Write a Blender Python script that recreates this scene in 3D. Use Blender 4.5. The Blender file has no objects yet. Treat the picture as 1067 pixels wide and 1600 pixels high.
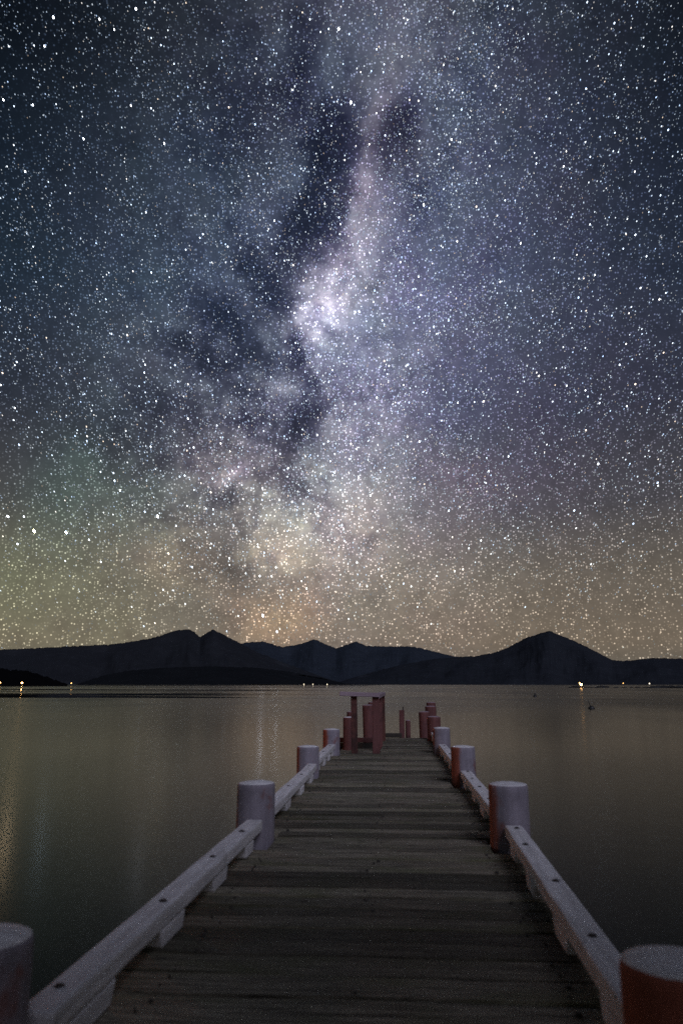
import bpy, bmesh, math, random
import numpy as np
from mathutils import Vector, Matrix, noise as mnoise

random.seed(7); rng = np.random.default_rng(11)
S = bpy.context.scene
COL = S.collection
rad = math.radians

# ------------------------------------------------------------------ camera
CAM_H = 1.15; TILT = rad(13.056); YAW = rad(4.059)
cam = bpy.data.cameras.new('camera'); camo = bpy.data.objects.new('camera', cam); COL.objects.link(camo)
cam.sensor_fit = 'VERTICAL'; cam.sensor_height = 36; cam.sensor_width = 24
cam.lens = 26.1; cam.clip_start = 0.05; cam.clip_end = 90000
camo.location = (0, 0, CAM_H); camo.rotation_euler = (math.pi/2 + TILT, 0, YAW)
cam.dof.use_dof = True; cam.dof.focus_distance = 30.0; cam.dof.aperture_fstop = 1.9
S.camera = camo
F, IW, IH = 1160.0, 1067.0, 1600.0
FW = Vector((-math.sin(YAW)*math.cos(TILT), math.cos(YAW)*math.cos(TILT), math.sin(TILT)))
RT = Vector((math.cos(YAW), math.sin(YAW), 0)); UP = RT.cross(FW)
def sky_dir(px, py):
    """bearing in the place of something seen in the photograph (used for far hills and the sky)"""
    return (FW*F + RT*(px-IW/2) + UP*(IH/2-py)).normalized()

S.view_settings.view_transform = 'Standard'; S.view_settings.look = 'None'
S.view_settings.exposure = 0; S.view_settings.gamma = 1; S.view_settings.use_curve_mapping = False
S.render.engine = 'CYCLES'
S.cycles.use_denoising = False
S.cycles.max_bounces = 5; S.cycles.diffuse_bounces = 2; S.cycles.glossy_bounces = 3
S.cycles.sample_clamp_indirect = 4.0
S.cycles.caustics_reflective = False; S.cycles.caustics_refractive = False

def lin(r, g, b):
    f = lambda c: (c/255/12.92 if c/255 <= .04045 else ((c/255+.055)/1.055)**2.4)
    return (f(r), f(g), f(b))

# ------------------------------------------------------------------ night sky (world)
GA = sky_dir(612, -40); GB = sky_dir(385, 1000)          # two points on the milky way's middle line
GN = GA.cross(GB).normalized()                            # points to the band's right
if GN.dot(RT) < 0: GN = -GN
E1 = GB.copy(); E2 = (GA - GB*GA.dot(GB)).normalized()
def gal(px, py):
    d = sky_dir(px, py)
    return math.degrees(math.atan2(d.dot(E2), d.dot(E1))), math.degrees(math.asin(d.dot(GN)))
DEG = 20.5       # photo pixels per degree, about

world = bpy.data.worlds.new('World'); S.world = world; world.use_nodes = True
NT = world.node_tree; NT.nodes.clear()
class V:
    """tiny expression wrapper round math nodes"""
    def __init__(s, sock): s.s = sock
    def _b(s, o, op, r=False):
        n = NT.nodes.new('ShaderNodeMath'); n.operation = op
        a, b = (o, s) if r else (s, o)
        for i, x in enumerate((a, b)):
            if isinstance(x, V): NT.links.new(x.s, n.inputs[i])
            else: n.inputs[i].default_value = x
        return V(n.outputs[0])
    def __add__(s, o): return s._b(o, 'ADD')
    __radd__ = __add__
    def __sub__(s, o): return s._b(o, 'SUBTRACT')
    def __rsub__(s, o): return s._b(o, 'SUBTRACT', True)
    def __mul__(s, o): return s._b(o, 'MULTIPLY')
    __rmul__ = __mul__
    def __truediv__(s, o): return s._b(o, 'DIVIDE')
    def pow(s, o): return s._b(o, 'POWER')
    def rpow(s, o): return s._b(o, 'POWER', True)
    def max(s, o): return s._b(o, 'MAXIMUM')
    def min(s, o): return s._b(o, 'MINIMUM')
    def atan2(s, o): return s._b(o, 'ARCTAN2')
    def asin(s): return s._b(0.0, 'ARCSINE')
def vmath(op, a, b):
    n = NT.nodes.new('ShaderNodeVectorMath'); n.operation = op
    for i, x in enumerate((a, b)):
        if x is None: continue
        if hasattr(x, 'is_linked'): NT.links.new(x, n.inputs[i])
        else: n.inputs[i].default_value = x
    return n
tc = NT.nodes.new('ShaderNodeTexCoord'); DIRS = tc.outputs['Generated']
def ntex(scale, detail, rough, off=(0, 0, 0)):
    m = vmath('ADD', DIRS, off)
    n = NT.nodes.new('ShaderNodeTexNoise'); n.inputs['Scale'].default_value = scale
    n.inputs['Detail'].default_value = detail; n.inputs['Roughness'].default_value = rough
    NT.links.new(m.outputs[0], n.inputs['Vector']); return n
w1 = ntex(9, 6, .66); w2 = ntex(9, 6, .66, (5.2, 1.3, 7.7))
f1 = V(ntex(24, 7, .68, (2, 9, 4)).outputs[0]); f2 = V(ntex(45, 5, .7, (8, 1, 3)).outputs[0])
f3 = V(ntex(5, 3, .5, (1, 4, 3)).outputs[0])
def dotv(vec): return V(vmath('DOT_PRODUCT', DIRS, vec).outputs['Value'])
gu = dotv(E2).atan2(dotv(E1)) * 57.2958
gv = dotv(GN).asin() * 57.2958
elev = V(vmath('DOT_PRODUCT', DIRS, (0, 0, 1)).outputs['Value']).asin() * 57.2958
wu = gu + (V(w1.outputs[0]) - .5) * 6.0
wv = gv + (V(w2.outputs[0]) - .5) * 6.0
def blob(px, py, sx, sy, ang=0, warped=True, sharp=0):
    """soft elliptical patch at a bearing; sx, sy in photo pixels, across and along the band"""
    cu, cv = gal(px, py)
    a, b = (wu, wv) if warped else (gu, gv)
    du = a - cu; dv = b - cv
    if ang:
        c, s_ = math.cos(rad(ang)), math.sin(rad(ang))
        x = dv*c + du*s_; y = du*c - dv*s_
    else: x, y = dv, du
    x = x * (DEG/sx); y = y * (DEG/sy)
    q = x*x + y*y
    if sharp: q = q.pow(sharp)
    return (q * -1.0).rpow(math.e)
def rgb(c, val):           # colour constant times value -> colour socket
    n = vmath('SCALE', c, None); NT.links.new(val.s, n.inputs['Scale']); return n.outputs[0]
def cadd(a, b): return vmath('ADD', a, b).outputs[0]
def cmul(a, b): return vmath('MULTIPLY', a, b).outputs[0]
# airglow by height above the horizon
ramp = NT.nodes.new('ShaderNodeValToRGB'); NT.links.new((elev/90.0).s, ramp.inputs[0])
STOPS = [(0, (112, 108, 99)), (3, (134, 121, 105)), (8, (120, 112, 101)), (13, (84, 83, 86)), (20, (53, 58, 70)),
         (28, (37, 50, 65)), (36, (25, 36, 49)), (43, (14, 21, 30)), (52, (10, 14, 21)), (90, (9, 12, 18))]
cr = ramp.color_ramp
while len(cr.elements) < len(STOPS): cr.elements.new(.5)
for e, (p, c) in zip(cr.elements, STOPS): e.position = p/90; e.color = (*lin(*c), 1)
base = ramp.outputs[0]
# light that adds up: (x, y, sx, sy, angle, colour, amount)
GLOW = [
 (560, 420, 230, 560, 0, (.050, .062, .098), 1.0), (640, 470, 170, 300, 0, (.075, .077, .125), .55),
 (780, 580, 260, 260, 0, (.052, .040, .075), .5), (330, 420, 190, 300, 0, (.035, .045, .065), .8),
 (560, 60, 130, 200, 0, (.07, .075, .10), .55), (590, 250, 55, 190, 0, (.13, .11, .12), .55),
 (540, 400, 36, 70, 0, (.20, .165, .175), 1.0), (572, 270, 24, 110, 0, (.13, .105, .11), .9), (508, 490, 32, 52, 0, (.46, .44, .48), 1.55),
 (530, 480, 70, 90, 0, (.17, .15, .19), 1.0), (585, 560, 80, 110, 0, (.13, .12, .17), .8),
 (545, 720, 85, 130, 0, (.19, .18, .19), 1.0), (420, 640, 85, 45, 40, (.15, .14, .15), .8),
 (350, 720, 95, 55, 0, (.15, .13, .13), 1.0), (360, 745, 16, 24, -25, (.35, .28, .36), .8),
 (460, 590, 45, 30, 0, (.14, .14, .16), .7), (300, 600, 120, 90, 0, (.06, .06, .06), .9),
 (475, 800, 110, 60, 0, (.27, .25, .19), 1.15), (440, 860, 60, 30, 0, (.19, .165, .10), 1.1),
 (330, 820, 110, 60, 0, (.09, .09, .06), .9), (430, 965, 70, 55, 0, (.22, .12, .045), .75),
 (270, 880, 75, 45, 0, (.14, .09, .05), .6), (540, 900, 230, 110, 0, (.085, .06, .036), .9),
 (640, 830, 130, 120, 0, (.06, .055, .05), .9), (110, 770, 150, 55, 75, (.008, .04, .025), .45),
 (60, 930, 220, 110, 0, (.030, .045, .016), 1.0), (720, 740, 130, 45, 0, (.05, .02, .035), .45),
 (200, 760, 110, 90, 0, (.02, .04, .025), .9)]
DUST = [  # lanes that hide the glow behind them: x, y, sx, sy, angle, strength
 (518, 205, 36, 58, 0, 1.0), (502, 300, 28, 66, 0, 1.0), (480, 380, 36, 54, -20, .95), (425, 445, 58, 24, -35, .8),
 (360, 505, 70, 22, -30, .6), (285, 560, 45, 24, -40, .5), (612, 215, 30, 48, 0, .95), (645, 170, 18, 34, 0, .7),
 (466, 550, 15, 34, 0, .85), (487, 592, 15, 30, 20, .9), (458, 672, 34, 40, 0, 1.0), (470, 640, 24, 26, 0, .7),
 (335, 575, 60, 22, -30, .7), (395, 560, 42, 20, 0, .5), (270, 640, 75, 30, -20, .6), (375, 655, 26, 22, 0, .5),
 (440, 752, 58, 17, 0, .65), (360, 790, 55, 16, 10, .5), (465, 90, 24, 75, 0, .6), (380, 190, 60, 80, 0, .45),
 (225, 690, 95, 45, 0, .5), (345, 870, 36, 45, -20, .5), (390, 905, 40, 26, 0, .4), (660, 300, 40, 60, 0, .3),
 (545, 270, 12, 70, 0, .35)]
glow = None
for (x, y, sx, sy, a, c, k) in GLOW:
    g = rgb(tuple(q*k for q in c), blob(x, y, sx, sy, a, sx < 120))
    glow = g if glow is None else cadd(glow, g)
tau = None
for (x, y, sx, sy, a, k) in DUST:
    b = blob(x, y, sx, sy, a, True, 1.25) * k
    tau = b if tau is None else tau + b
band = ((gv/17.0)*(gv/17.0)*-1.0).rpow(math.e)
rid = V(ntex(19, 4, .6, (6, 2, 1)).outputs[0]); rid = 1.0 - ((rid - .5)*(rid - .5)).pow(.5) * 9.0
core = blob(400, 620, 190, 230, 0, False)
fil = rid.max(0.0) * core * f1 * 1.6                                 # thin branching threads
wisp = ((f1 - .5) * 5.2 * band)                                   # fine filaments of dust
tau = (tau * (0.35 + f1*1.3) * 1.45 + (wisp.max(0.0)) * .6 + fil * .95)
trans = (tau * -1.0).rpow(math.e)
comb = NT.nodes.new('ShaderNodeCombineXYZ')
NT.links.new((trans.pow(1.05)).s, comb.inputs[0]); NT.links.new((trans.pow(1.08)).s, comb.inputs[1]); NT.links.new((trans.pow(.82)).s, comb.inputs[2])
hue = vmath('MULTIPLY_ADD', ntex(11, 5, .6, (3, 3, 8)).outputs['Color'], (.42, .36, .42)); hue.inputs[2].default_value = (.79, .82, .79)
mott = (.58 + f1*.5 + f2*.5) * 1.30
col = cadd(base, vmath('SCALE', cmul(cmul(glow, hue.outputs[0]), comb.outputs[0]), None).outputs[0])
scn = NT.nodes[-1]
NT.links.new(mott.s, [n for n in NT.nodes if n.type == 'VECT_MATH' and n.operation == 'SCALE'][-1].inputs['Scale'])
# dark lanes also dim the airglow a little; unresolved star dust gives grain
vor = NT.nodes.new('ShaderNodeTexVoronoi'); vor.inputs['Scale'].default_value = 330
NT.links.new(DIRS, vor.inputs['Vector'])
vd = V(vor.outputs['Distance']); sepc = NT.nodes.new('ShaderNodeSeparateColor'); NT.links.new(vor.outputs['Color'], sepc.inputs[0])
pt = ((.42 - vd) * 4.0).max(0.0).min(1.0) * V(sepc.outputs[0]).pow(3.0)
lum = vmath('DOT_PRODUCT', col, (.3, .5, .2)).outputs['Value']
grain = .44 + f2*.46 + pt*3.5
dim = 1.0 - (1.0 - trans) * .34
fin = vmath('SCALE', col, None); NT.links.new((grain*dim).s, fin.inputs['Scale'])
bg = NT.nodes.new('ShaderNodeBackground'); NT.links.new(fin.outputs[0], bg.inputs['Color']); bg.inputs['Strength'].default_value = 1.0
out = NT.nodes.new('ShaderNodeOutputWorld'); NT.links.new(bg.outputs[0], out.inputs['Surface'])
world.cycles.sampling_method = 'MANUAL'; world.cycles.sample_map_resolution = 512

# ------------------------------------------------------------------ dim cool light over the shore, from behind and right
sl = bpy.data.lights.new('sun', 'SUN'); so = bpy.data.objects.new('sun', sl); COL.objects.link(so)
sl.energy = 1.3; sl.angle = rad(24); sl.color = (.80, .80, 1.0)
SUN_DIR = Vector((math.sin(rad(28))*math.cos(rad(38)), -math.cos(rad(28))*math.cos(rad(38)), math.sin(rad(38))))
so.rotation_euler = SUN_DIR.to_track_quat('Z', 'Y').to_euler(); so.location = SUN_DIR*30

# ------------------------------------------------------------------ helpers
def link(o, parent=None):
    COL.objects.link(o)
    if parent: o.parent = parent
    return o
def tag(o, label=None, cat=None, group=None, kind=None):
    if label: o['label'] = label
    if cat: o['category'] = cat
    if group: o['group'] = group
    if kind: o['kind'] = kind
    return o
def empty(name, loc, parent=None):
    o = bpy.data.objects.new(name, None); o.location = loc; o.empty_display_size = .2
    return link(o, parent)
def mesh_obj(name, bm, mats, parent=None, smooth=False, loc=None):
    me = bpy.data.meshes.new(name); bm.normal_update(); bm.to_mesh(me); bm.free()
    for m in (mats if isinstance(mats, (list, tuple)) else [mats]): me.materials.append(m)
    if smooth: me.polygons.foreach_set('use_smooth', [True]*len(me.polygons))
    o = bpy.data.objects.new(name, me)
    if loc is not None: o.location = loc
    return link(o, parent)
def box_bm(sx, sy, sz, bev=.008, segs=1, cuts=0, jit=0.0, axis=0):
    bm = bmesh.new(); bmesh.ops.create_cube(bm, size=1)
    bmesh.ops.scale(bm, vec=(sx, sy, sz), verts=bm.verts)
    if cuts:
        es = [e for e in bm.edges if abs((e.verts[0].co - e.verts[1].co)[axis]) > 1e-5]
        bmesh.ops.subdivide_edges(bm, edges=es, cuts=cuts, use_grid_fill=True)
    if bev: 
        es = [e for e in bm.edges if len(e.link_faces) == 2 and e.calc_face_angle() > .5]
        bmesh.ops.bevel(bm, geom=es, offset=bev, segments=segs, affect='EDGES', profile=.6)
    if jit:
        seed = Vector((random.random()*50, random.random()*50, random.random()*50))
        for v in bm.verts: v.co += mnoise.noise_vector(v.co*2.2 + seed)*jit
    return bm
def share(src, name, parent, loc, rot=None, scale=None):
    o = bpy.data.objects.new(name, src.data); o.location = loc
    if rot is not None: o.rotation_euler = rot
    if scale is not None: o.scale = scale
    return link(o, parent)

# ------------------------------------------------------------------ materials
def new_mat(name):
    m = bpy.data.materials.new(name); m.use_nodes = True
    nt = m.node_tree; p = nt.nodes['Principled BSDF']; return m, nt, p
def N(nt, t, **kw):
    n = nt.nodes.new(t)
    for k, v in kw.items():
        if k in n.inputs: n.inputs[k].default_value = v
        else: setattr(n, k, v)
    return n
def mix(nt, fac, a, b, mode='MIX'):
    n = nt.nodes.new('ShaderNodeMix'); n.data_type = 'RGBA'; n.blend_type = mode
    for s, x in ((n.inputs['Factor'], fac), (n.inputs['A'], a), (n.inputs['B'], b)):
        if hasattr(x, 'is_linked'): nt.links.new(x, s)
        elif isinstance(x, tuple): s.default_value = (*x, 1)
        else: s.default_value = x
    return n.outputs['Result']
def rampf(nt, src, lo, hi):
    n = nt.nodes.new('ShaderNodeMapRange'); n.inputs[1].default_value = lo; n.inputs[2].default_value = hi
    nt.links.new(src, n.inputs[0]); return n.outputs[0]
def stretched(nt, scale, tex_scale, detail=6, rough=.6, coord='Object', rnd=True):
    tc = nt.nodes.new('ShaderNodeTexCoord'); mp = nt.nodes.new('ShaderNodeMapping'); mp.inputs['Scale'].default_value = scale
    nt.links.new(tc.outputs[coord], mp.inputs[0])
    n = N(nt, 'ShaderNodeTexNoise', Scale=tex_scale, Detail=detail, Roughness=rough); n.noise_dimensions = '4D'
    nt.links.new(mp.outputs[0], n.inputs['Vector'])
    if rnd:
        oi = nt.nodes.new('ShaderNodeObjectInfo'); mu = N(nt, 'ShaderNodeMath', operation='MULTIPLY'); mu.inputs[1].default_value = 57.0
        nt.links.new(oi.outputs['Random'], mu.inputs[0]); nt.links.new(mu.outputs[0], n.inputs['W'])
    return n.outputs[0]
def bump(nt, p, h, strength, dist):
    b = N(nt, 'ShaderNodeBump', Strength=strength, Distance=dist); nt.links.new(h, b.inputs['Height']); nt.links.new(b.outputs[0], p.inputs['Normal'])

def deck_mat():
    m, nt, p = new_mat('weathered_deck_timber')
    g = stretched(nt, (1.2, 22, 22), 2.0, 8, .65)
    big = stretched(nt, (1.6, 3.5, 1), 1.1, 4, .6)
    fine = stretched(nt, (6, 90, 90), 2.0, 4, .6)
    oi = nt.nodes.new('ShaderNodeObjectInfo')
    c = mix(nt, rampf(nt, g, .34, .66), (.040, .035, .026), (.255, .230, .178))
    c = mix(nt, rampf(nt, big, .48, .70), c, (.105, .105, .060))                 # moss
    tone = nt.nodes.new('ShaderNodeMapRange'); tone.inputs[3].default_value = .42; tone.inputs[4].default_value = 1.55
    nt.links.new(oi.outputs['Random'], tone.inputs[0])
    cc = nt.nodes.new('ShaderNodeCombineColor')
    for i in range(3): nt.links.new(tone.outputs[0], cc.inputs[i])
    c = mix(nt, 1.0, c, cc.outputs[0], 'MULTIPLY')
    st = stretched(nt, (2.5, 6, 6), 1.7, 5, .7)
    c = mix(nt, rampf(nt, st, .60, .72), c, (.022, .020, .017))                   # dark damp stains
    c = mix(nt, rampf(nt, fine, .62, .70), c, (.02, .018, .015))                  # cracks
    nt.links.new(c, p.inputs['Base Color']); p.inputs['Roughness'].default_value = .82
    p.inputs['Specular IOR Level'].default_value = .25
    ad = N(nt, 'ShaderNodeMath', operation='ADD'); nt.links.new(g, ad.inputs[0]); nt.links.new(fine, ad.inputs[1])
    bump(nt, p, ad.outputs[0], .7, .012)
    return m
def paint_mat(name, white, wood, thresh, axis, speck=.69, painted_warm=False):
    m, nt, p = new_mat(name)
    sc = {'x': (1, 14, 14), 'y': (14, 1.2, 14), 'z': (9, 9, .9)}[axis]
    g = stretched(nt, sc, 2.2, 7, .62)
    blotch = stretched(nt, (2.4, 2.4, 1.6), 1.8, 6, .7)
    sp = stretched(nt, (1, 1, .6), 34, 3, .6)
    d = mix(nt, rampf(nt, g, .3, .72), tuple(q*.62 for q in white), white)
    c = mix(nt, rampf(nt, blotch, thresh, thresh+.10), d, wood)
    c = mix(nt, rampf(nt, sp, speck, speck+.035), c, (.03, .026, .028))
    gr = stretched(nt, (3, 3, 3), 2.5, 5, .65)
    c = mix(nt, rampf(nt, gr, .55, .8), c, tuple(q*.45 for q in white))
    if painted_warm:        # warm light on the left side, painted in red-brown; reach set post by post
        at = N(nt, 'ShaderNodeAttribute', attribute_type='OBJECT', attribute_name='painted_warm_side')
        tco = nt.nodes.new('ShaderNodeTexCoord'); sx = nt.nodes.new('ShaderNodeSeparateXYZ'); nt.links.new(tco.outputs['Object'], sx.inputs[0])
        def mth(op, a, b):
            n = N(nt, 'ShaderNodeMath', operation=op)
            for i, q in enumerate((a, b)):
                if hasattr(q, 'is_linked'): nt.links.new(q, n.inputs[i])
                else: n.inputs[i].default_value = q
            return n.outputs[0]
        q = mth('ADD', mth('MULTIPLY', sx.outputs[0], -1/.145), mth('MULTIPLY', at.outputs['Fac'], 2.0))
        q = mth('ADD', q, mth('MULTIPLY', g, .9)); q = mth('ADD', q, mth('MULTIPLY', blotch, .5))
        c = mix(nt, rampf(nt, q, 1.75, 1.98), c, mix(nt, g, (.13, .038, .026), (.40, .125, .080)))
    nt.links.new(c, p.inputs['Base Color']); p.inputs['Roughness'].default_value = .75
    p.inputs['Specular IOR Level'].default_value = .25
    bump(nt, p, g, .45, .01)
    return m
M_DECK = deck_mat()
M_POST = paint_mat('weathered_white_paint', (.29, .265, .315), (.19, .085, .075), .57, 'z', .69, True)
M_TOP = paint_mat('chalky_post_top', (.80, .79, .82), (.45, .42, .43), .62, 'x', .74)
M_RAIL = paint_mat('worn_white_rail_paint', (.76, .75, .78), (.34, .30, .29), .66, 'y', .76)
M_RED = paint_mat('red_brown_timber', (.17, .072, .070), (.07, .034, .032), .56, 'z', .8)
M_REDTOP = paint_mat('dull_mauve_paint', (.38, .30, .35), (.20, .10, .10), .6, 'x', .8)
M_DARKRED = paint_mat('dark_red_timber', (.125, .050, .042), (.05, .024, .022), .5, 'z', .8)
M_BEARER = paint_mat('dark_wet_timber', (.05, .043, .036), (.03, .026, .022), .55, 'x', .8)
def plain(name, c, rough=.6, metal=0.0):
    m, nt, p = new_mat(name)
    n = stretched(nt, (1, 1, 1), 20, 4, .6)
    nt.links.new(mix(nt, n, tuple(q*.6 for q in c), tuple(min(1, q*1.4) for q in c)), p.inputs['Base Color'])
    p.inputs['Roughness'].default_value = rough; p.inputs['Metallic'].default_value = metal
    return m
M_BOLT = plain('rusted_bolt_iron', (.035, .028, .026), .7)
M_HOLE = plain('dark_nail_iron', (.02, .017, .015), .7)
M_BUOY = plain('dark_buoy_plastic', (.018, .018, .02), .5)
M_ROCK = plain('dark_wet_rock', (.02, .02, .02), .8)
M_POLE = plain('galvanised_pole', (.12, .12, .12), .5, .6)
def emit(name, c, s):
    m, nt, p = new_mat(name); nt.nodes.remove(p)
    e = N(nt, 'ShaderNodeEmission', Strength=s); e.inputs['Color'].default_value = (*c, 1)
    nt.links.new(e.outputs[0], nt.nodes['Material Output'].inputs['Surface']); return m

# ------------------------------------------------------------------ lake
WZ = -0.6
def lake():
    m, nt, p = new_mat('lake_water')
    p.inputs['Base Color'].default_value = (.004, .006, .0025, 1); p.inputs['IOR'].default_value = 1.10
    p.inputs['Specular IOR Level'].default_value = .5
    geo = nt.nodes.new('ShaderNodeNewGeometry')
    def noisep(scale, ts, detail=3, dist=0):
        mp = nt.nodes.new('ShaderNodeMapping'); mp.inputs['Scale'].default_value = scale
        nt.links.new(geo.outputs['Position'], mp.inputs[0])
        n = N(nt, 'ShaderNodeTexNoise', Scale=ts, Detail=detail, Roughness=.5, Distortion=dist); nt.links.new(mp.outputs[0], n.inputs['Vector']); return n.outputs[0]
    # sheltered water close to the left shore lies glassy in long lanes, the open lake is ruffled
    sep = nt.nodes.new('ShaderNodeSeparateXYZ'); nt.links.new(geo.outputs['Position'], sep.inputs[0])
    left = rampf(nt, sep.outputs[0], 5, -45)
    far = rampf(nt, sep.outputs[1], 95, 125)
    lanes = rampf(nt, noisep((.0035, .016, 1), 1.0, 4, .4), .47, .53)
    mm = N(nt, 'ShaderNodeMath', operation='MULTIPLY'); nt.links.new(left, mm.inputs[0]); nt.links.new(far, mm.inputs[1])
    m2 = N(nt, 'ShaderNodeMath', operation='MULTIPLY'); nt.links.new(mm.outputs[0], m2.inputs[0]); nt.links.new(lanes, m2.inputs[1])
    def mth(op, a, b):
        n = N(nt, 'ShaderNodeMath', operation=op)
        for i, q in enumerate((a, b)):
            if hasattr(q, 'is_linked'): nt.links.new(q, n.inputs[i])
            else: n.inputs[i].default_value = q
        return n.outputs[0]
    run = mth('MAXIMUM', mth('SUBTRACT', mth('MULTIPLY', sep.outputs[0], -1.0), 8.0), 0.0)       # one broad glassy lane widening to the left
    off = mth('ABSOLUTE', mth('SUBTRACT', sep.outputs[1], mth('ADD', mth('MULTIPLY', run, .22), 98.0)), 0.0)
    edge = mth('ADD', mth('SUBTRACT', mth('ADD', mth('MULTIPLY', run, .27), 1.0), off), mth('MULTIPLY', mth('SUBTRACT', noisep((.03, .05, 1), 1.0, 3), .5), 16.0))
    lane = mth('MULTIPLY', rampf(nt, edge, -2, 4), rampf(nt, run, 0, 12))
    calm = mth('MAXIMUM', m2.outputs[0], lane)
    r = nt.nodes.new('ShaderNodeMapRange'); nt.links.new(calm, r.inputs[0]); r.inputs[3].default_value = .185; r.inputs[4].default_value = .03
    soft = nt.nodes.new('ShaderNodeMapRange'); nt.links.new(noisep((.05, .035, 1), 1.0, 2), soft.inputs[0])
    soft.inputs[1].default_value = .35; soft.inputs[2].default_value = .65; soft.inputs[3].default_value = .78; soft.inputs[4].default_value = 1.1
    m3 = N(nt, 'ShaderNodeMath', operation='MULTIPLY'); nt.links.new(r.outputs[0], m3.inputs[0]); nt.links.new(soft.outputs[0], m3.inputs[1])
    dist = nt.nodes.new('ShaderNodeMapRange'); nt.links.new(sep.outputs[1], dist.inputs[0])      # ripples close by lie open, far ones merge into a rough sheen
    dist.inputs[1].default_value = 8; dist.inputs[2].default_value = 70; dist.inputs[3].default_value = .86; dist.inputs[4].default_value = 1.45
    m4 = N(nt, 'ShaderNodeMath', operation='MULTIPLY'); nt.links.new(m3.outputs[0], m4.inputs[0]); nt.links.new(dist.outputs[0], m4.inputs[1])
    nt.links.new(m4.outputs[0], p.inputs['Roughness'])
    hh = noisep((1, .8, 1), 1.3, 3)
    b = N(nt, 'ShaderNodeBump', Strength=.05, Distance=.06); nt.links.new(hh, b.inputs['Height']); nt.links.new(b.outputs[0], p.inputs['Normal'])
    bm = bmesh.new(); R = 30000
    vs = [bm.verts.new(c) for c in ((-R, -R, WZ), (R, -R, WZ), (R, R, WZ), (-R, R, WZ))]; bm.faces.new(vs)
    o = mesh_obj('lake_water', bm, m); tag(o, kind='structure')
lake()

# ------------------------------------------------------------------ hills across the water
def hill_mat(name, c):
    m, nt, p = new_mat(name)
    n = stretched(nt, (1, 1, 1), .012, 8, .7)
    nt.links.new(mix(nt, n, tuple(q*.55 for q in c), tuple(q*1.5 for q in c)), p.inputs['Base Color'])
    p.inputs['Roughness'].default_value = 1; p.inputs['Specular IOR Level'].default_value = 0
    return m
def hill(name, prof, D, foot, back, col, label, seed, rough=1.0):
    """ridge line seen at bearings prof, its crest D metres off, its foot at the shore, falling away behind"""
    pts = []
    for (x, y) in prof:
        d = sky_dir(x, y); pts.append((math.atan2(d.x, d.y), math.tan(math.asin(d.z))))
    az = np.array([p[0] for p in pts]); tn = np.array([p[1] for p in pts])
    n = int((az[-1]-az[0])/rad(.035)); A = np.linspace(az[0], az[-1], n); T = np.interp(A, az, tn)
    k = np.hanning(5); k /= k.sum(); T = np.convolve(np.pad(T, 2, mode='edge'), k, 'valid')
    rows = 20; bm = bmesh.new(); grid = []
    for j in range(rows+1):
        t = j/rows; line = []
        for i in range(n):
            a = A[i]
            if t <= .7:
                s = t/.7; dist = foot + (D-foot)*s; hz = (CAM_H + T[i]*D - WZ) * (s**1.25)
                gul = mnoise.fractal(Vector((a*26, s*2.2 + seed, seed)), 1.0, 2.0, 5)
                hz += gul * (CAM_H + T[i]*D) * .13 * math.sin(math.pi*s)
            else:
                s = (t-.7)/.3; dist = D + back*s; hz = (CAM_H + T[i]*D - WZ) * (1-s)**1.2 * (1-.15*s)
            dn = D*.05*mnoise.noise(Vector((a*25, seed*3, t)))*(1 if .02 < t < .65 else 0)
            if abs(t-.7) < .03:
                hz += D*.00055*rough*(mnoise.noise(Vector((a*2600, seed, 1))) + 1.2*mnoise.noise(Vector((a*700, seed, 5))) + 1.6*mnoise.noise(Vector((a*220, seed, 8))))
            line.append(bm.verts.new((math.sin(a)*(dist+dn), math.cos(a)*(dist+dn), WZ - .3 + max(0, hz))))
        grid.append(line)
    for j in range(rows):
        for i in range(n-1): bm.faces.new((grid[j][i], grid[j][i+1], grid[j+1][i+1], grid[j+1][i]))
    o = mesh_obj(name, bm, hill_mat(name+'_forest', col), smooth=True); tag(o, label, kind='structure'); return o
A_ = [(-900, 1030), (-420, 1022), (-150, 1017), (0, 1015), (60, 1012), (130, 1009), (180, 1006), (220, 1000), (245, 995), (268, 987), (283, 983.5), (296, 983), (304, 987.5),
      (313, 996), (321, 990), (333, 983.5), (343, 988), (370, 1002), (400, 1018), (440, 1034), (480, 1049), (530, 1066), (545, 1069)]
B_ = [(300, 1016), (360, 1010), (385, 1004), (410, 1002), (425, 1006), (440, 1011), (465, 1007), (480, 1002.5), (491, 998.5), (503, 1004), (525, 1013), (545, 1006),
      (556, 1002), (572, 1009), (600, 1010), (640, 1010), (660, 1013), (690, 1021), (712, 1026), (740, 1027), (800, 1034), (860, 1045)]
C_ = [(120, 1069), (160, 1056), (200, 1048), (260, 1043), (330, 1041), (400, 1043), (450, 1049), (500, 1058), (540, 1068), (550, 1069)]
D_ = [(520, 1069), (560, 1056), (620, 1040), (680, 1029), (712, 1027), (745, 1024.5), (770, 1020), (790, 1013), (800, 1008), (811, 1002), (822, 996), (833, 993), (846, 988.5), (857, 985),
      (867, 989.5), (885, 996.5), (905, 1005), (930, 1017.5), (955, 1031), (972, 1033), (1000, 1030), (1020, 1028), (1067, 1029), (1250, 1026), (1600, 1035), (2200, 1050)]
E_ = [(-700, 1020), (-300, 1030), (-60, 1036), (0, 1043), (20, 1047), (40, 1046.5), (60, 1052), (80, 1060), (100, 1067), (106, 1069)]
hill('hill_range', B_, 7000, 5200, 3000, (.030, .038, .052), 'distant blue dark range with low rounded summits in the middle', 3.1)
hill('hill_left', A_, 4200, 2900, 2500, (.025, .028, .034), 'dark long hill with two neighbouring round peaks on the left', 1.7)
hill('hill_right', D_, 4000, 2300, 2500, (.025, .029, .037), 'dark pointed mountain on the right across the lake', 5.2)
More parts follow.
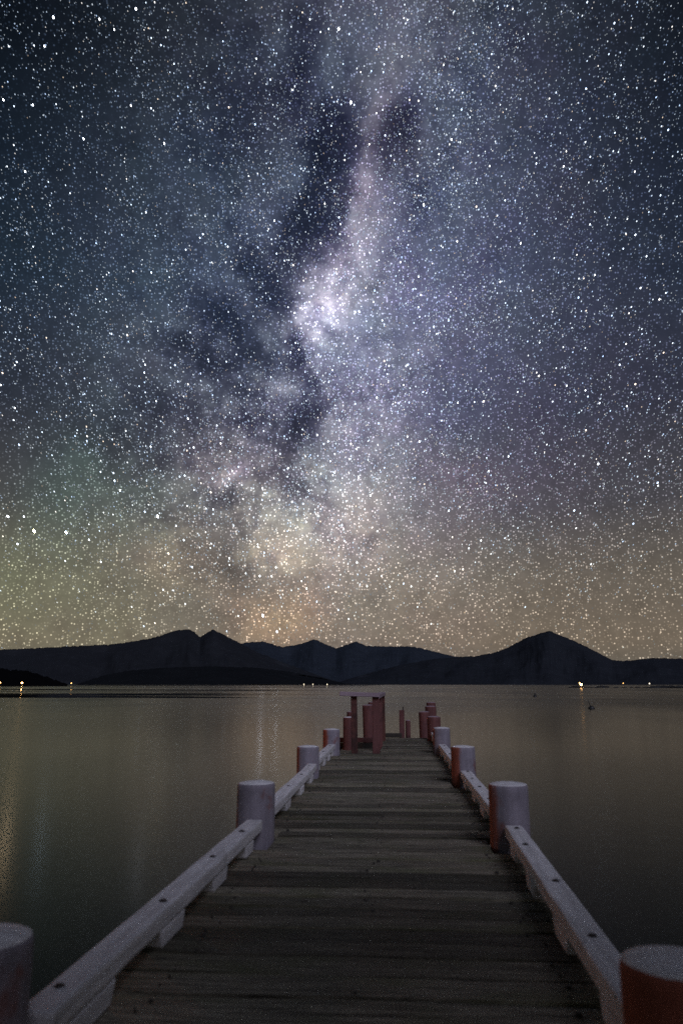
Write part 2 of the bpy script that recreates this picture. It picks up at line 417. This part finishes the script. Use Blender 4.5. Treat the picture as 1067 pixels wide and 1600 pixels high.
hill('hill_spur', C_, 2500, 1750, 500, (.014, .016, .019), 'low black spur in front of the twin peaked hill', 7.9)
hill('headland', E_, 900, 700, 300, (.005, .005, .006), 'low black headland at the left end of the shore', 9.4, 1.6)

# ------------------------------------------------------------------ jetty
jetty = tag(empty('jetty', (-.15, 8, WZ)), 'long timber jetty with weathered boards, white kerb rails and round posts', 'jetty')
JO = Vector(jetty.location)
def J(x, y, z): return Vector((x, y, z)) - JO
XL, XR = -1.10, .80
LP = [(-1.235, 2.36), (-1.09, 6.03), (-1.15, 10.05), (-1.11, 13.20)]
RP = [(.745, 2.30), (.82, 5.92), (.795, 9.45), (.77, 13.38), (.80, 16.55)]
PR = .145
def log_bm(r, z0, z1, seg=28, taper=.0, dome=.02, seed=0):
    bm = bmesh.new(); sd = Vector((seed*3.7, seed*1.9, seed))
    zs = [z0, z0*.5, -.05, .1, .2, .3, z1-.05]
    zs = sorted(set([z for z in zs if z < z1-.03])) + [z1-.022, z1-.006]
    rs = [r*(1+taper*(1-(z-z0)/(z1-z0))) for z in zs]; rs[-1] *= .955; rs[-2] *= .995
    rings = []
    for z, q in zip(zs, rs):
        ring = []
        for i in range(seg):
            a = 2*math.pi*i/seg
            k = 1 + .035*mnoise.noise(Vector((math.cos(a)*1.5, math.sin(a)*1.5, z*.6)) + sd) + .012*mnoise.noise(Vector((math.cos(a)*9, math.sin(a)*9, z*1.5)) + sd)
            ring.append(bm.verts.new((math.cos(a)*q*k, math.sin(a)*q*k, z)))
        rings.append(ring)
    for a, b in zip(rings, rings[1:]):
        for i in range(seg): bm.faces.new((a[i], a[(i+1) % seg], b[(i+1) % seg], b[i]))
    prev = rings[-1]
    for q, dz in ((.8, .3), (.45, .75)):
        ring = [bm.verts.new((v.co.x*q/.955, v.co.y*q/.955, z1-.006+dome*dz + .004*mnoise.noise(v.co*14 + sd))) for v in rings[-1]]
        for i in range(seg):
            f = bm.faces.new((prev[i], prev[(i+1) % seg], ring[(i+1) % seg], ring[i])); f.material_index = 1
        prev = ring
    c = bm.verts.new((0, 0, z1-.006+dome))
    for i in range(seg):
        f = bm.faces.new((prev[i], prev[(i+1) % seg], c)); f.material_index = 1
    for i in range(seg):      # painted rim
        pass
    return bm
def post(x, y, top, r=PR, mats=None, label=None, seed=0, lean=(0, 0), name='post', painted_warm=.1):
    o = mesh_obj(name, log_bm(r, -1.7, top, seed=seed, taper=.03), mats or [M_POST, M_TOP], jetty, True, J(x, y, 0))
    o.rotation_euler = (lean[0], lean[1], 0); o['painted_warm_side'] = painted_warm
    if label: o['label'] = label
    return o
for i, (x, y) in enumerate(LP): post(x, y, [.42, .41, .365, .40][i], seed=i+1, painted_warm=[.82, .10, .22, .36][i])
for i, (x, y) in enumerate(RP[:4]): post(x, y, [.42, .43, .42, .42][i], seed=i+11, painted_warm=[.82, .16, .42, .12][i])
post(RP[4][0], RP[4][1], .475, .14, [M_RED, M_REDTOP], 'red brown post at the right far end of the deck', 21)

# deck boards
DX0, DX1 = -1.17, .89
variants = []
for k in range(9):
    L = DX1-DX0
    bm = box_bm(1.0, 1.0, 1.0, 0)
    bm.free()
    bm = box_bm(L, .22, .05, 0, cuts=9, axis=0)
    bmesh.ops.bevel(bm, geom=[e for e in bm.edges if len(e.link_faces) == 2 and e.calc_face_angle() > .5], offset=.007, segments=2, affect='EDGES')
    sd = Vector((k*7.3, k*2.1, 0))
    for v in bm.verts:
        e = mnoise.noise(Vector((v.co.x*1.6, 0, 0)) + sd)*.006 + mnoise.noise(Vector((v.co.x*7, 5, 0)) + sd)*.0025
        v.co.y += e*(1 if v.co.y > 0 else -1)*1.0 + mnoise.noise(Vector((v.co.x*.8, 9, 2)) + sd)*.005
        v.co.z += mnoise.noise(Vector((v.co.x*1.3, v.co.y*3, 4)) + sd)*.006
        if abs(v.co.x) > L/2-.02: v.co.x += mnoise.noise(Vector((v.co.y*9, k, 3)))*.02
    me = bpy.data.meshes.new('plank'); bm.to_mesh(me); bm.free(); me.materials.append(M_DECK); variants.append(me)
holes = []
posts_xy = LP + RP
y = -1.6; BREAK = 13.28; END = 17.25; last = -1
while y < END - .1:
    w = random.choice([.17, .19, .2, .21, .22, .23, .26])
    if y < BREAK < y + w + .05: w = BREAK - y
    if y + w > END: w = END - y
    x0 = DX0 + random.uniform(-.025, .02) if y < BREAK-.02 else -.285 + random.uniform(-.012, .012)
    x1 = DX1 + random.uniform(-.02, .025)
    for (px, py) in posts_xy:                        # boards are cut back where a post stands
        if y - .02 < py + PR*1.06 and y + w + .02 > py - PR*1.06:
            if px < 0: x0 = max(x0, px + PR*1.06)
            else: x1 = min(x1, px - PR*1.06)
    k = random.choice([q for q in range(9) if q != last]); last = k
    o = bpy.data.objects.new('plank', variants[k]); link(o, jetty)
    gap = random.uniform(.006, .016)
    o.location = J((x0+x1)/2, y + w/2, -.026 + random.uniform(-.006, .005))
    o.scale = ((x1-x0)/(DX1-DX0) * random.choice((1, -1)), (w-gap)/.22, 1)
    o.rotation_euler = (random.uniform(-.018, .018), random.uniform(-.002, .002), random.uniform(-.003, .003))
    for bx in (-.92, -.16, .62):
        if x0 + .05 < bx < x1 - .05:
            for q in (.28, .72):
                if random.random() < (.45 if bx == -.16 else .8): holes.append((bx + random.uniform(-.04, .04), y + w*q + random.uniform(-.02, .02), random.choice((.004, .005, .007, .011))))
    y += w
# nail heads and the dark weep marks round them: far too small to pick apart
bm = bmesh.new()
for (x, yy, r) in holes:
    mat = Matrix.Translation(J(x, yy, .001)) @ Matrix.Diagonal((1.25, .9, 1, 1))
    bmesh.ops.create_cone(bm, cap_ends=True, segments=7, radius1=r, radius2=r*.7, depth=.012, matrix=mat)
tag(mesh_obj('nail_heads', bm, M_HOLE, jetty), kind='stuff')
# bearers under the boards
for bx in (-.92, -.16, .62):
    y0, y1 = (-1.6, BREAK-.05) if bx < -.5 else (-1.6, END-.08)
    mesh_obj('bearer', box_bm(.14, y1-y0, .2, .01), M_BEARER, jetty, loc=J(bx, (y0+y1)/2, -.16))
for (a, b) in zip(LP, RP):
    mesh_obj('crosshead', box_bm(2.1, .16, .16, .01), M_BEARER, jetty, loc=J(-.15, (a[1]+b[1])/2 + .2, -.345))
mesh_obj('end_beam', box_bm(.84, .06, .16, .01), M_BEARER, jetty, loc=J(-.71, BREAK-.02, -.14))

# kerb rails on packing blocks, bolted through
RW, RHT = .122, .08
def rail(p0, p1, ztop, blocks, bolts):
    a = Vector((p0[0], p0[1], 0)); b = Vector((p1[0], p1[1], 0)); d = b-a; L = d.length; ang = math.atan2(-d.x, d.y)
    mid = (a+b)/2; loc = J(mid.x, mid.y, ztop-RHT/2)
    bm = box_bm(RW, L, RHT, .014, 2, cuts=14, axis=1)
    sd = Vector((a.x*9, a.y*3, 2))
    for v in bm.verts:
        v.co.x += .006*mnoise.noise(Vector((v.co.y*2, v.co.z*3, 0)) + sd) + .004*mnoise.noise(Vector((v.co.y*11, v.co.x*9, v.co.z*9)) + sd)
        v.co.z += .005*mnoise.noise(Vector((v.co.y*2, v.co.x*4, 7)) + sd) + .003*mnoise.noise(Vector((v.co.y*13, v.co.x*9, 3)) + sd)
    r = mesh_obj('kerb_rail', bm, M_RAIL, jetty, False, loc); r.rotation_euler = (0, 0, ang)
    bh = ztop - RHT
    for (t, ln) in blocks:
        bmk = box_bm(RW*.9, ln, bh, .01, 1, jit=.003)
        for v in bmk.verts:                                 # ends sawn on the slant
            if v.co.z < 0: v.co.y *= .80
        mesh_obj('packing_block', bmk, M_RAIL, r, False, (random.uniform(-.008, .008), (t-.5)*L, -RHT/2 - bh/2 - .001))
    for t in bolts:
        bb = bmesh.new()
        bmesh.ops.create_cone(bb, cap_ends=True, segments=10, radius1=.021, radius2=.019, depth=.005)
        bmesh.ops.create_cone(bb, cap_ends=True, segments=6, radius1=.011, radius2=.010, depth=.007, matrix=Matrix.Translation((0, 0, .004)))
        mesh_obj('bolt', bb, M_BOLT, r, False, (random.uniform(-.015, .015), (t-.5)*L, RHT/2 + .001))
def blk(n, ln): return [((i+.55)/n, ln*random.uniform(.9, 1.1)) for i in range(n)]
rail((-1.128, 2.50), (-1.068, 5.87), .166, [(.10, .40), (.37, .36), (.64, .34), (.88, .26)], [.06, .36, .63, .86])
rail((-1.075, 6.20), (-1.075, 9.89), .162, [(.07, .3), (.33, .32), (.60, .32), (.86, .3)], [.12, .42, .68, .93])
rail((-1.11, 10.21), (-1.09, 13.04), .162, blk(4, .3), [.1, .5, .9])
rail((.748, 2.46), (.825, 5.76), .166, [(.12, .36), (.40, .36), (.66, .34), (.91, .28)], [.27, .53, .80, .965])
rail((.815, 6.08), (.805, 9.29), .162, [(.06, .3), (.33, .32), (.60, .32), (.88, .3)], [.3, .55, .75, .96])
rail((.79, 9.62), (.765, 13.2), .162, blk(4, .3), [.12, .5, .9])
rail((.77, 13.55), (.785, 16.38), .162, blk(3, .3), [.2, .7])
rail((-1.19, -1.2), (-1.17, 2.19), .166, blk(4, .3), [.2, .6])
rail((.70, -1.2), (.72, 2.13), .166, blk(4, .3), [.2, .6])

# lower landing in the notch on the left, and the gangway frame above it
LZ = -.24
yy = 13.45; 
while yy < 16.9:
    w = random.choice((.19, .21, .23))
    o = bpy.data.objects.new('landing_board', variants[random.randrange(9)]); link(o, jetty)
    o.location = J(-.78, yy + w/2, LZ + random.uniform(-.004, .004)); o.scale = (.82/(DX1-DX0), (w-.014)/.22, 1)
    yy += w
mesh_obj('landing_beam', box_bm(1.0, .1, .10, .01), M_RED, jetty, loc=J(-.80, 16.98, -.045))
mesh_obj('landing_dark_fill', box_bm(.96, .05, .36, .006), M_BEARER, jetty, loc=J(-.80, 16.96, -.28))  # dark board added so the notch under the beam reads dark
mesh_obj('landing_bearer', box_bm(.12, 3.5, .14, .01), M_BEARER, jetty, loc=J(-.52, 15.2, LZ-.1))
mesh_obj('landing_bearer', box_bm(.12, 3.5, .14, .01), M_BEARER, jetty, loc=J(-1.05, 15.2, LZ-.1))
mesh_obj('end_kerb', box_bm(.36, .1, .09, .01), M_BEARER, jetty, loc=J(-.06, 17.15, .048))
fr = empty('gangway_frame', J(-.5, 14.1, 0), jetty); fr['label'] = 'square red timber frame with pale cross beam at the left end of the deck'
FO = Vector((-.5, 14.1, 0))
def fpart(name, x, yv, z0, z1, sx, sy, mat, lean=(0, 0)):
    o = mesh_obj(name, box_bm(sx, sy, z1-z0, .008, 1, cuts=3, axis=2, jit=.006), mat, fr, loc=Vector((x, yv, (z0+z1)/2)) - FO)
    o.rotation_euler = (lean[0], lean[1], 0); return o
fpart('upright', -.725, 13.42, -.7, 1.0, .105, .10, M_DARKRED, (0, -.012))
fpart('upright', -.35, 13.42, -.06, .93, .125, .12, M_RED, (0, .006))
fpart('upright', -.295, 16.2, -.3, .93, .13, .12, M_DARKRED)
fpart('upright', -.315, 14.85, -.3, .93, .10, .12, M_RED)
o = mesh_obj('cross_beam', box_bm(.70, .09, .075, .008, 1, cuts=4, axis=0, jit=.006), M_REDTOP, fr, loc=Vector((-.63, 13.34, .975)) - FO); o.rotation_euler = (0, .035, 0)
o = mesh_obj('side_beam', box_bm(.13, 3.0, .075, .008, 1, cuts=4, axis=1, jit=.006), M_REDTOP, fr, loc=Vector((-.315, 14.86, .945)) - FO); o.rotation_euler = (0, 0, -.02)
# piles standing in the water round the jetty's end
REDM = [M_RED, M_REDTOP]
def pile(px, py, depth, r, label, seed, mats=REDM, lean=(0, 0)):
    d = sky_dir(px, py); p = Vector((0, 0, CAM_H)) + d*(depth/d.y)
    return post(p.x, p.y, p.z, r, mats, label, seed, lean, 'pile')
pile(545.5, 1120.5, 16.6, .13, 'pile left of the gangway frame, pale on its right side', 31, [M_RED, M_TOP])
pile(549, 1112, 19.5, .12, None, 32)
pile(576, 1101.5, 18.6, .135, None, 33, REDM, (0, -.03))
pile(582, 1097, 21.0, .12, None, 34)
pile(663, 1112, 18.0, .13, None, 35, REDM, (0, -.02))
pile(672.5, 1103.5, 20.0, .145, None, 36)
pile(673, 1097.5, 22.0, .13, None, 37)
pile(637, 1125.5, 17.6, .055, None, 38)
o = mesh_obj('mooring_stake', box_bm(.115, .11, 1.4, .01, 1, cuts=4, axis=2, jit=.008), M_RED, jetty, loc=J(.125, 17.42, -.12))
o['label'] = 'thin square stake standing alone at the far edge of the deck'
mesh_obj('stake_cap', box_bm(.03, .03, .09, .004), M_BOLT, o, loc=(.03, 0, .73))

# ------------------------------------------------------------------ buoys
def on_water(px, py):
    d = sky_dir(px, py); t = (WZ-CAM_H)/d.z; return Vector((d.x*t, d.y*t, WZ))
def lathe(prof, seg=20):
    bm = bmesh.new(); rings = []
    for r, z in prof: rings.append([bm.verts.new((math.cos(2*math.pi*i/seg)*r, math.sin(2*math.pi*i/seg)*r, z)) for i in range(seg)])
    for a, b in zip(rings, rings[1:]):
        for i in range(seg): bm.faces.new((a[i], a[(i+1) % seg], b[(i+1) % seg], b[i]))
    bm.faces.new(rings[-1]); bm.faces.new(rings[0][::-1]); return bm
p = on_water(923.5, 1107.5)
b = tag(empty('mooring_buoy', p), 'dark round mooring buoy with a leaning stick on the right', 'buoy')
mesh_obj('float', lathe([(.04, -.14), (.17, -.12), (.24, -.02), (.235, .07), (.16, .17), (.07, .21), (.03, .22)]), M_BUOY, b, True)
o = mesh_obj('stick', lathe([(.028, 0), (.026, .5), (.012, .52)], 8), M_BUOY, b, True, (-.04, 0, .12)); o.rotation_euler = (0, -.32, 0)
p = on_water(835.5, 1088.8)
b = tag(empty('mooring_buoy', p), 'tiny dark buoy farther out, without a stick', 'buoy')
mesh_obj('float', lathe([(.05, -.16), (.26, -.12), (.30, .0), (.24, .14), (.12, .25), (.05, .29)]), M_BUOY, b, True)
mesh_obj('mooring_ring', lathe([(.06, 0), (.09, .06), (.09, .2), (.04, .26)], 10), M_BUOY, b, True, (0, 0, .27))

# ------------------------------------------------------------------ rocks off the right shore
def rock(px, py, wpx, hpx, label, seed):
    p = on_water(px, py); sc = p.length/1190; w = wpx*sc; hgt = hpx*sc
    bm = bmesh.new(); bmesh.ops.create_icosphere(bm, subdivisions=4, radius=1)
    for v in bm.verts:
        n = mnoise.fractal(v.co*1.4 + Vector((seed, seed*2, 3)), .9, 2.1, 5)
        v.co *= 1 + .38*n
        v.co.x *= w*.5; v.co.y *= max(w*.3, 1.0); v.co.z *= hgt*(.85 + .35*mnoise.noise(Vector((v.co.x/w*9, seed, 0))))
    o = mesh_obj('rock', bm, M_ROCK, None, False, p); tag(o, label, 'rock', 'rocks off the right shore'); return o
SMALL = ['small rock in the gap right beside the brightest orange lamp', 'tiny rock touching the left side of the medium rock', 'small rock next right of the medium rock',
         'small rock under the faint lamp', 'tiny rock right of the faint lamp', 'small rock midway between the faint lamp and the pale lamp', 'small rock against the left end of the longest rock']
rock(901, 1074.6, 24, 3.0, 'low dark rock carrying the bright orange lights', 1.3)
rock(942, 1074.6, 20, 3.2, 'medium dark rock just right of the bright orange lights', 2.9)
for k, (x, w) in enumerate(((921, 9), (930, 5), (962, 8), (975, 9), (986, 5), (996, 8), (1006, 6))): rock(x, 1074.8, w, 1.5, SMALL[k], 4.1+k*1.7)
rock(1033, 1075.0, 42, 3.8, 'longest dark rock near the right end of the row', 17.7)
rock(1060, 1075.2, 22, 3.6, 'dark rock at the right edge, end of the row', 23.1)

# ------------------------------------------------------------------ lights on the far shores
def shore_lamp(px, py, dist, r, col, strength, watts, label, cat='lamp', ground=None):
    d = sky_dir(px, py); p = Vector((0, 0, CAM_H)) + d*(dist/d.y)
    b = tag(empty('shore_lamp', (p.x, p.y, WZ)), label, cat, 'lamps along the shore')
    hz = max(p.z, WZ + 1.6) - WZ
    mesh_obj('pole', lathe([(.09, -.4), (.07, hz-r)], 8), M_POLE, b, True)
    m = emit('lamp_glow', col, strength)
    bm = bmesh.new(); bmesh.ops.create_icosphere(bm, subdivisions=2, radius=r)
    mesh_obj('lantern', bm, m, b, True, (0, 0, hz))
    if watts:
        l = bpy.data.lights.new('lamp_light', 'POINT'); l.energy = watts; l.color = col; l.shadow_soft_size = r*1.05
        lo = bpy.data.objects.new('lamp_light', l); lo.location = (0, 0, hz); link(lo, b)
    return b
OR = (1.0, .52, .16); WH = (1.0, .86, .62)
shore_lamp(1, 1066.5, 640, .55, OR, 8, 0, 'orange lamp at the left edge below the headland')
shore_lamp(35, 1067.0, 640, .6, OR, 45, 0, 'brightest orange lamp on the left, with a streak in the water')
shore_lamp(112, 1067.5, 640, .42, OR, 6, 0, 'orange lamp right of the headland tip')
shore_lamp(475, 1069.2, 1300, .62, WH, 4, 0, 'leftmost of the three pale lamps below the spur')
shore_lamp(489, 1069.2, 1300, .62, WH, 4, 0, 'middle one of the three pale lamps below the spur')
shore_lamp(511, 1069.2, 1300, .62, WH, 4, 0, 'rightmost of the three pale lamps below the spur')
shore_lamp(907.5, 1070.5, 367, .48, OR, 30, 0, 'brightest orange lamp on the right, on the rocks')
shore_lamp(905, 1067.5, 367, .26, OR, 14, 0, 'smaller orange lamp just above the brightest one on the rocks')
shore_lamp(973, 1067.5, 600, .4, OR, 3, 0, 'faint lamp above the broken row of small rocks')
shore_lamp(1014, 1068.0, 600, .4, WH, 4, 0, 'pale lamp above the left end of the longest rock')

# unseen warm lamp added left of the jetty: its reddish light reaches the posts' left sides
LB = tag(empty('shore_lamp', (-8.0, 12.2, WZ)), 'unseen warm lamp on a pole, added left of the jetty for its light', 'lamp', 'lamps along the shore')
mesh_obj('pole', lathe([(.06, -.8), (.05, 2.0)], 8), M_POLE, LB, True)
bm = bmesh.new(); bmesh.ops.create_icosphere(bm, subdivisions=2, radius=.12); mesh_obj('lantern', bm, emit('added_lamp_glow', (1, .36, .14), 8), LB, True, (0, 0, 2.1))
l = bpy.data.lights.new('lamp_light', 'POINT'); l.energy = 900; l.color = (1.0, .34, .15); l.shadow_soft_size = .13
lo = bpy.data.objects.new('lamp_light', l); lo.location = (0, 0, 2.1); link(lo, LB)

# ------------------------------------------------------------------ unseen bank and trees added behind the camera: they keep the near end in shade
def bank():
    m, nt, p = new_mat('bank_grass')
    n = stretched(nt, (1, 1, 1), .8, 6, .7)
    nt.links.new(mix(nt, n, (.03, .04, .02), (.08, .085, .045)), p.inputs['Base Color']); p.inputs['Roughness'].default_value = .95
    bm = bmesh.new(); nx, ny = 90, 26; g = []
    for j in range(ny):
        row = []
        for i in range(nx):
            x = -90 + 180*i/(nx-1); yv = -1.4 - 45*(j/(ny-1))**1.6
            z = -1.0 + 1.0*(1-math.exp(-(-1.4-yv)*.9)) + .25*mnoise.noise(Vector((x*.2, yv*.3, 0))) - .04
            if abs(x+.15) < 1.6 and yv > -3: z = min(z, -.12)
            row.append(bm.verts.new((x, yv - .8*mnoise.noise(Vector((x*.15, 3, 0))) - .8, z)))
        g.append(row)
    for j in range(ny-1):
        for i in range(nx-1): bm.faces.new((g[j][i], g[j][i+1], g[j+1][i+1], g[j+1][i]))
    tag(mesh_obj('bank', bm, m, smooth=True), kind='structure')
bank()
def shade_tree(x, yv, h0, rx, rz, label, seed):
    t = tag(empty('shade_tree', (x, yv, -.1)), label, 'tree', 'unseen trees added for shade')
    mesh_obj('trunk', lathe([(.26, -.4), (.2, .6), (.17, h0*.6), (.1, h0), (.03, h0+rz*.5)], 10), M_BEARER, t, True)
    r = np.random.default_rng(seed); bm = bmesh.new()
    lob = r.normal(size=(16, 3)); lob /= np.linalg.norm(lob, axis=1)[:, None]; lob *= r.uniform(.35, .78, (16, 1))
    for k in range(5200):
        q = r.normal(size=3); q /= np.linalg.norm(q); c = lob[r.integers(16)] + q*.34*r.random()**.4
        p = Vector((c[0]*rx, c[1]*rx, h0 + c[2]*rz)); a = Vector(r.normal(size=3)).normalized(); b = a.orthogonal().normalized(); s_ = r.uniform(.1, .2)
        vs = [bm.verts.new(p + a*s_), bm.verts.new(p + b*s_*.5), bm.verts.new(p - a*s_), bm.verts.new(p - b*s_*.5)]; bm.faces.new(vs)
    mesh_obj('crown', bm, plain('dark_leaves', (.04, .055, .025), .7), t)
shade_tree(3.3, -3.3, 5.0, 3.0, 2.6, 'unseen leafy tree added right of the jetty to shade it', 5)
shade_tree(-4.6, -4.0, 4.6, 2.6, 2.2, 'unseen leafy tree added left of the jetty to shade it', 6)

# ------------------------------------------------------------------ stars
def stars():
    R = 60000.0
    nraw = 620000
    z = rng.uniform(.012, 1, nraw); a = rng.uniform(-math.pi, math.pi, nraw); q = np.sqrt(1-z*z)
    d = np.stack([np.sin(a)*q, np.cos(a)*q, z], 1)
    n = np.array(GN); e1 = np.array(E1); e2 = np.array(E2)
    v = np.degrees(np.arcsin(np.clip(d@n, -1, 1))); u = np.degrees(np.arctan2(d@e2, d@e1)); el = np.degrees(np.arcsin(z))
    dens = .27 + .40*np.exp(-((v-3)/12)**2) + .36*np.exp(-((v-4)/5)**2)
    for (x, y, sx, sy, k) in ((512, 490, 50, 70, .5), (365, 740, 25, 30, .6), (540, 700, 80, 120, .25), (610, 450, 120, 200, .2)):
        cu, cv = gal(x, y); dens += k*np.exp(-((v-cv)*DEG/sx)**2 - ((u-cu)*DEG/sy)**2)
    for (x, y, sx, sy, an, k) in DUST[:12]:
        cu, cv = gal(x, y); dens *= 1 - .2*k*np.exp(-((v-cv)*DEG/sx)**2 - ((u-cu)*DEG/sy)**2)
    dens *= np.clip((el+1.5)/16, .12, 1)
    # uneven, clumpy
    cl = np.array([mnoise.fractal(Vector(c*14), .8, 2, 3) for c in d]); dens *= np.clip(1 + .8*cl, .3, 1.8)
    keep = rng.random(nraw) < dens*.8
    d = d[keep]; el = el[keep]; m = len(d)
    mag = (rng.random(m)+1e-4)**-0.40                      # brightness distribution
    mag = np.minimum(mag, 9)
    br = .42*mag**1.35
    size = .0185 + .0075*np.log2(1+mag)                     # degrees
    ext = np.clip((el+2)/14, .35, 1); br *= ext*np.clip(1.15-el/90, .55, 1); size = size*np.clip(1.06-el/160, .7, 1)
    t = rng.random(m)
    c = np.stack([.66+.0*t, .81+.0*t, 1.0+.0*t], 1)
    c[t > .6] = (.80, .90, 1.0); c[t > .90] = (1.0, .96, .92); c[t > .97] = (1.0, .80, .62); c[t < .2] = (.50, .68, 1.0)
    w = np.clip(1-el/20, 0, 1)[:, None]; c = c*(1-w) + c*np.array([1.0, .88, .66])*w
    named = [  # only those whose glitter shows in the lake
             (247, 807, 60), (104, 832, 60), (411, 962, 34)]
    medium = [(84, 27, 12), (156, 30, 9), (213, 14, 14), (529, 45, 18), (548, 160, 18), (6, 156, 9), (52, 164, 8), (131, 217, 10), (257, 224, 10), (40, 268, 9),
             (934, 725, 10), (705, 218, 8), (179, 46, 8), (70, 72, 8), (504, 482, 20), (294, 654, 9), (363, 736, 9), (358, 748, 8), (813, 380, 9), (655, 690, 9),
             (13, 807, 16), (38, 807, 9), (28, 850, 9), (433, 987, 12), (406, 900, 10), (205, 165, 8), (596, 900, 7), (914, 610, 7), (1000, 450, 7), (880, 260, 7)]
    md = np.array([sky_dir(x, y) for x, y, _ in medium]); mb = np.array([b for _, _, b in medium], float)
    d = np.concatenate([d, md]); br = np.concatenate([br, mb]); size = np.concatenate([size, .034+.013*np.log2(mb/6)]); c = np.concatenate([c, np.tile([.84, .9, 1.0], (len(mb), 1))])
    nd = np.array([sky_dir(x, y) for x, y, _ in named]); nb = np.array([b for _, _, b in named], float)
    nc = np.tile([.84, .88, 1.0], (len(named), 1)); nc[1, :] = (.6, .8, 1.0)
    ant = np.array([sky_dir(54, 830)])
    def build(name, D, BR, SZ, C, sampling, label):
        m = len(D)
        # exposure of half a minute: the stars have drawn very short arcs
        conv = np.array(sky_dir(520, 1500))
        tng = conv - D*(D@conv)[:, None]; tng /= np.linalg.norm(tng, axis=1)[:, None]
        sd = np.cross(D, tng)
        r = np.radians(SZ)*R
        K = 8; ang = np.arange(K)*2*np.pi/K
        P = D[:, None, :]*R + r[:, None, None]*(np.cos(ang)[None, :, None]*tng[:, None, :]*1.75 + np.sin(ang)[None, :, None]*sd[:, None, :]*.95)
        me = bpy.data.meshes.new(name); me.vertices.add(m*K); me.vertices.foreach_set('co', P.reshape(-1))
        me.loops.add(m*K); me.loops.foreach_set('vertex_index', np.arange(m*K, dtype=np.int32))
        me.polygons.add(m); me.polygons.foreach_set('loop_start', np.arange(m, dtype=np.int32)*K); me.polygons.foreach_set('loop_total', np.full(m, K, dtype=np.int32))
        me.update()
        at = me.attributes.new('star_light', 'FLOAT_COLOR', 'FACE')
        rgba = np.ones((m, 4), np.float32); rgba[:, :3] = C*BR[:, None]
        at.data.foreach_set('color', rgba.reshape(-1))
        mt, nt, p = new_mat(name+'_light'); nt.nodes.remove(p)
        an = nt.nodes.new('ShaderNodeAttribute'); an.attribute_name = 'star_light'
        em = N(nt, 'ShaderNodeEmission', Strength=1.0); nt.links.new(an.outputs['Color'], em.inputs['Color'])
        nt.links.new(em.outputs[0], nt.nodes['Material Output'].inputs['Surface'])
        mt.cycles.emission_sampling = sampling
        me.materials.append(mt)
        o = bpy.data.objects.new(name, me); link(o); tag(o, label, kind='stuff')
    build('stars', d, br, size, c, 'NONE', 'countless small white and blue stars across the night sky')
    build('bright_stars', np.concatenate([nd, ant]), np.concatenate([nb, [150]]), np.concatenate([np.full(len(nb), .055), [.068]]), np.concatenate([nc, [(1.0, .72, .42)]]),
          'FRONT_BACK', 'the few brightest stars of the night sky')
    print('stars', m)
stars()
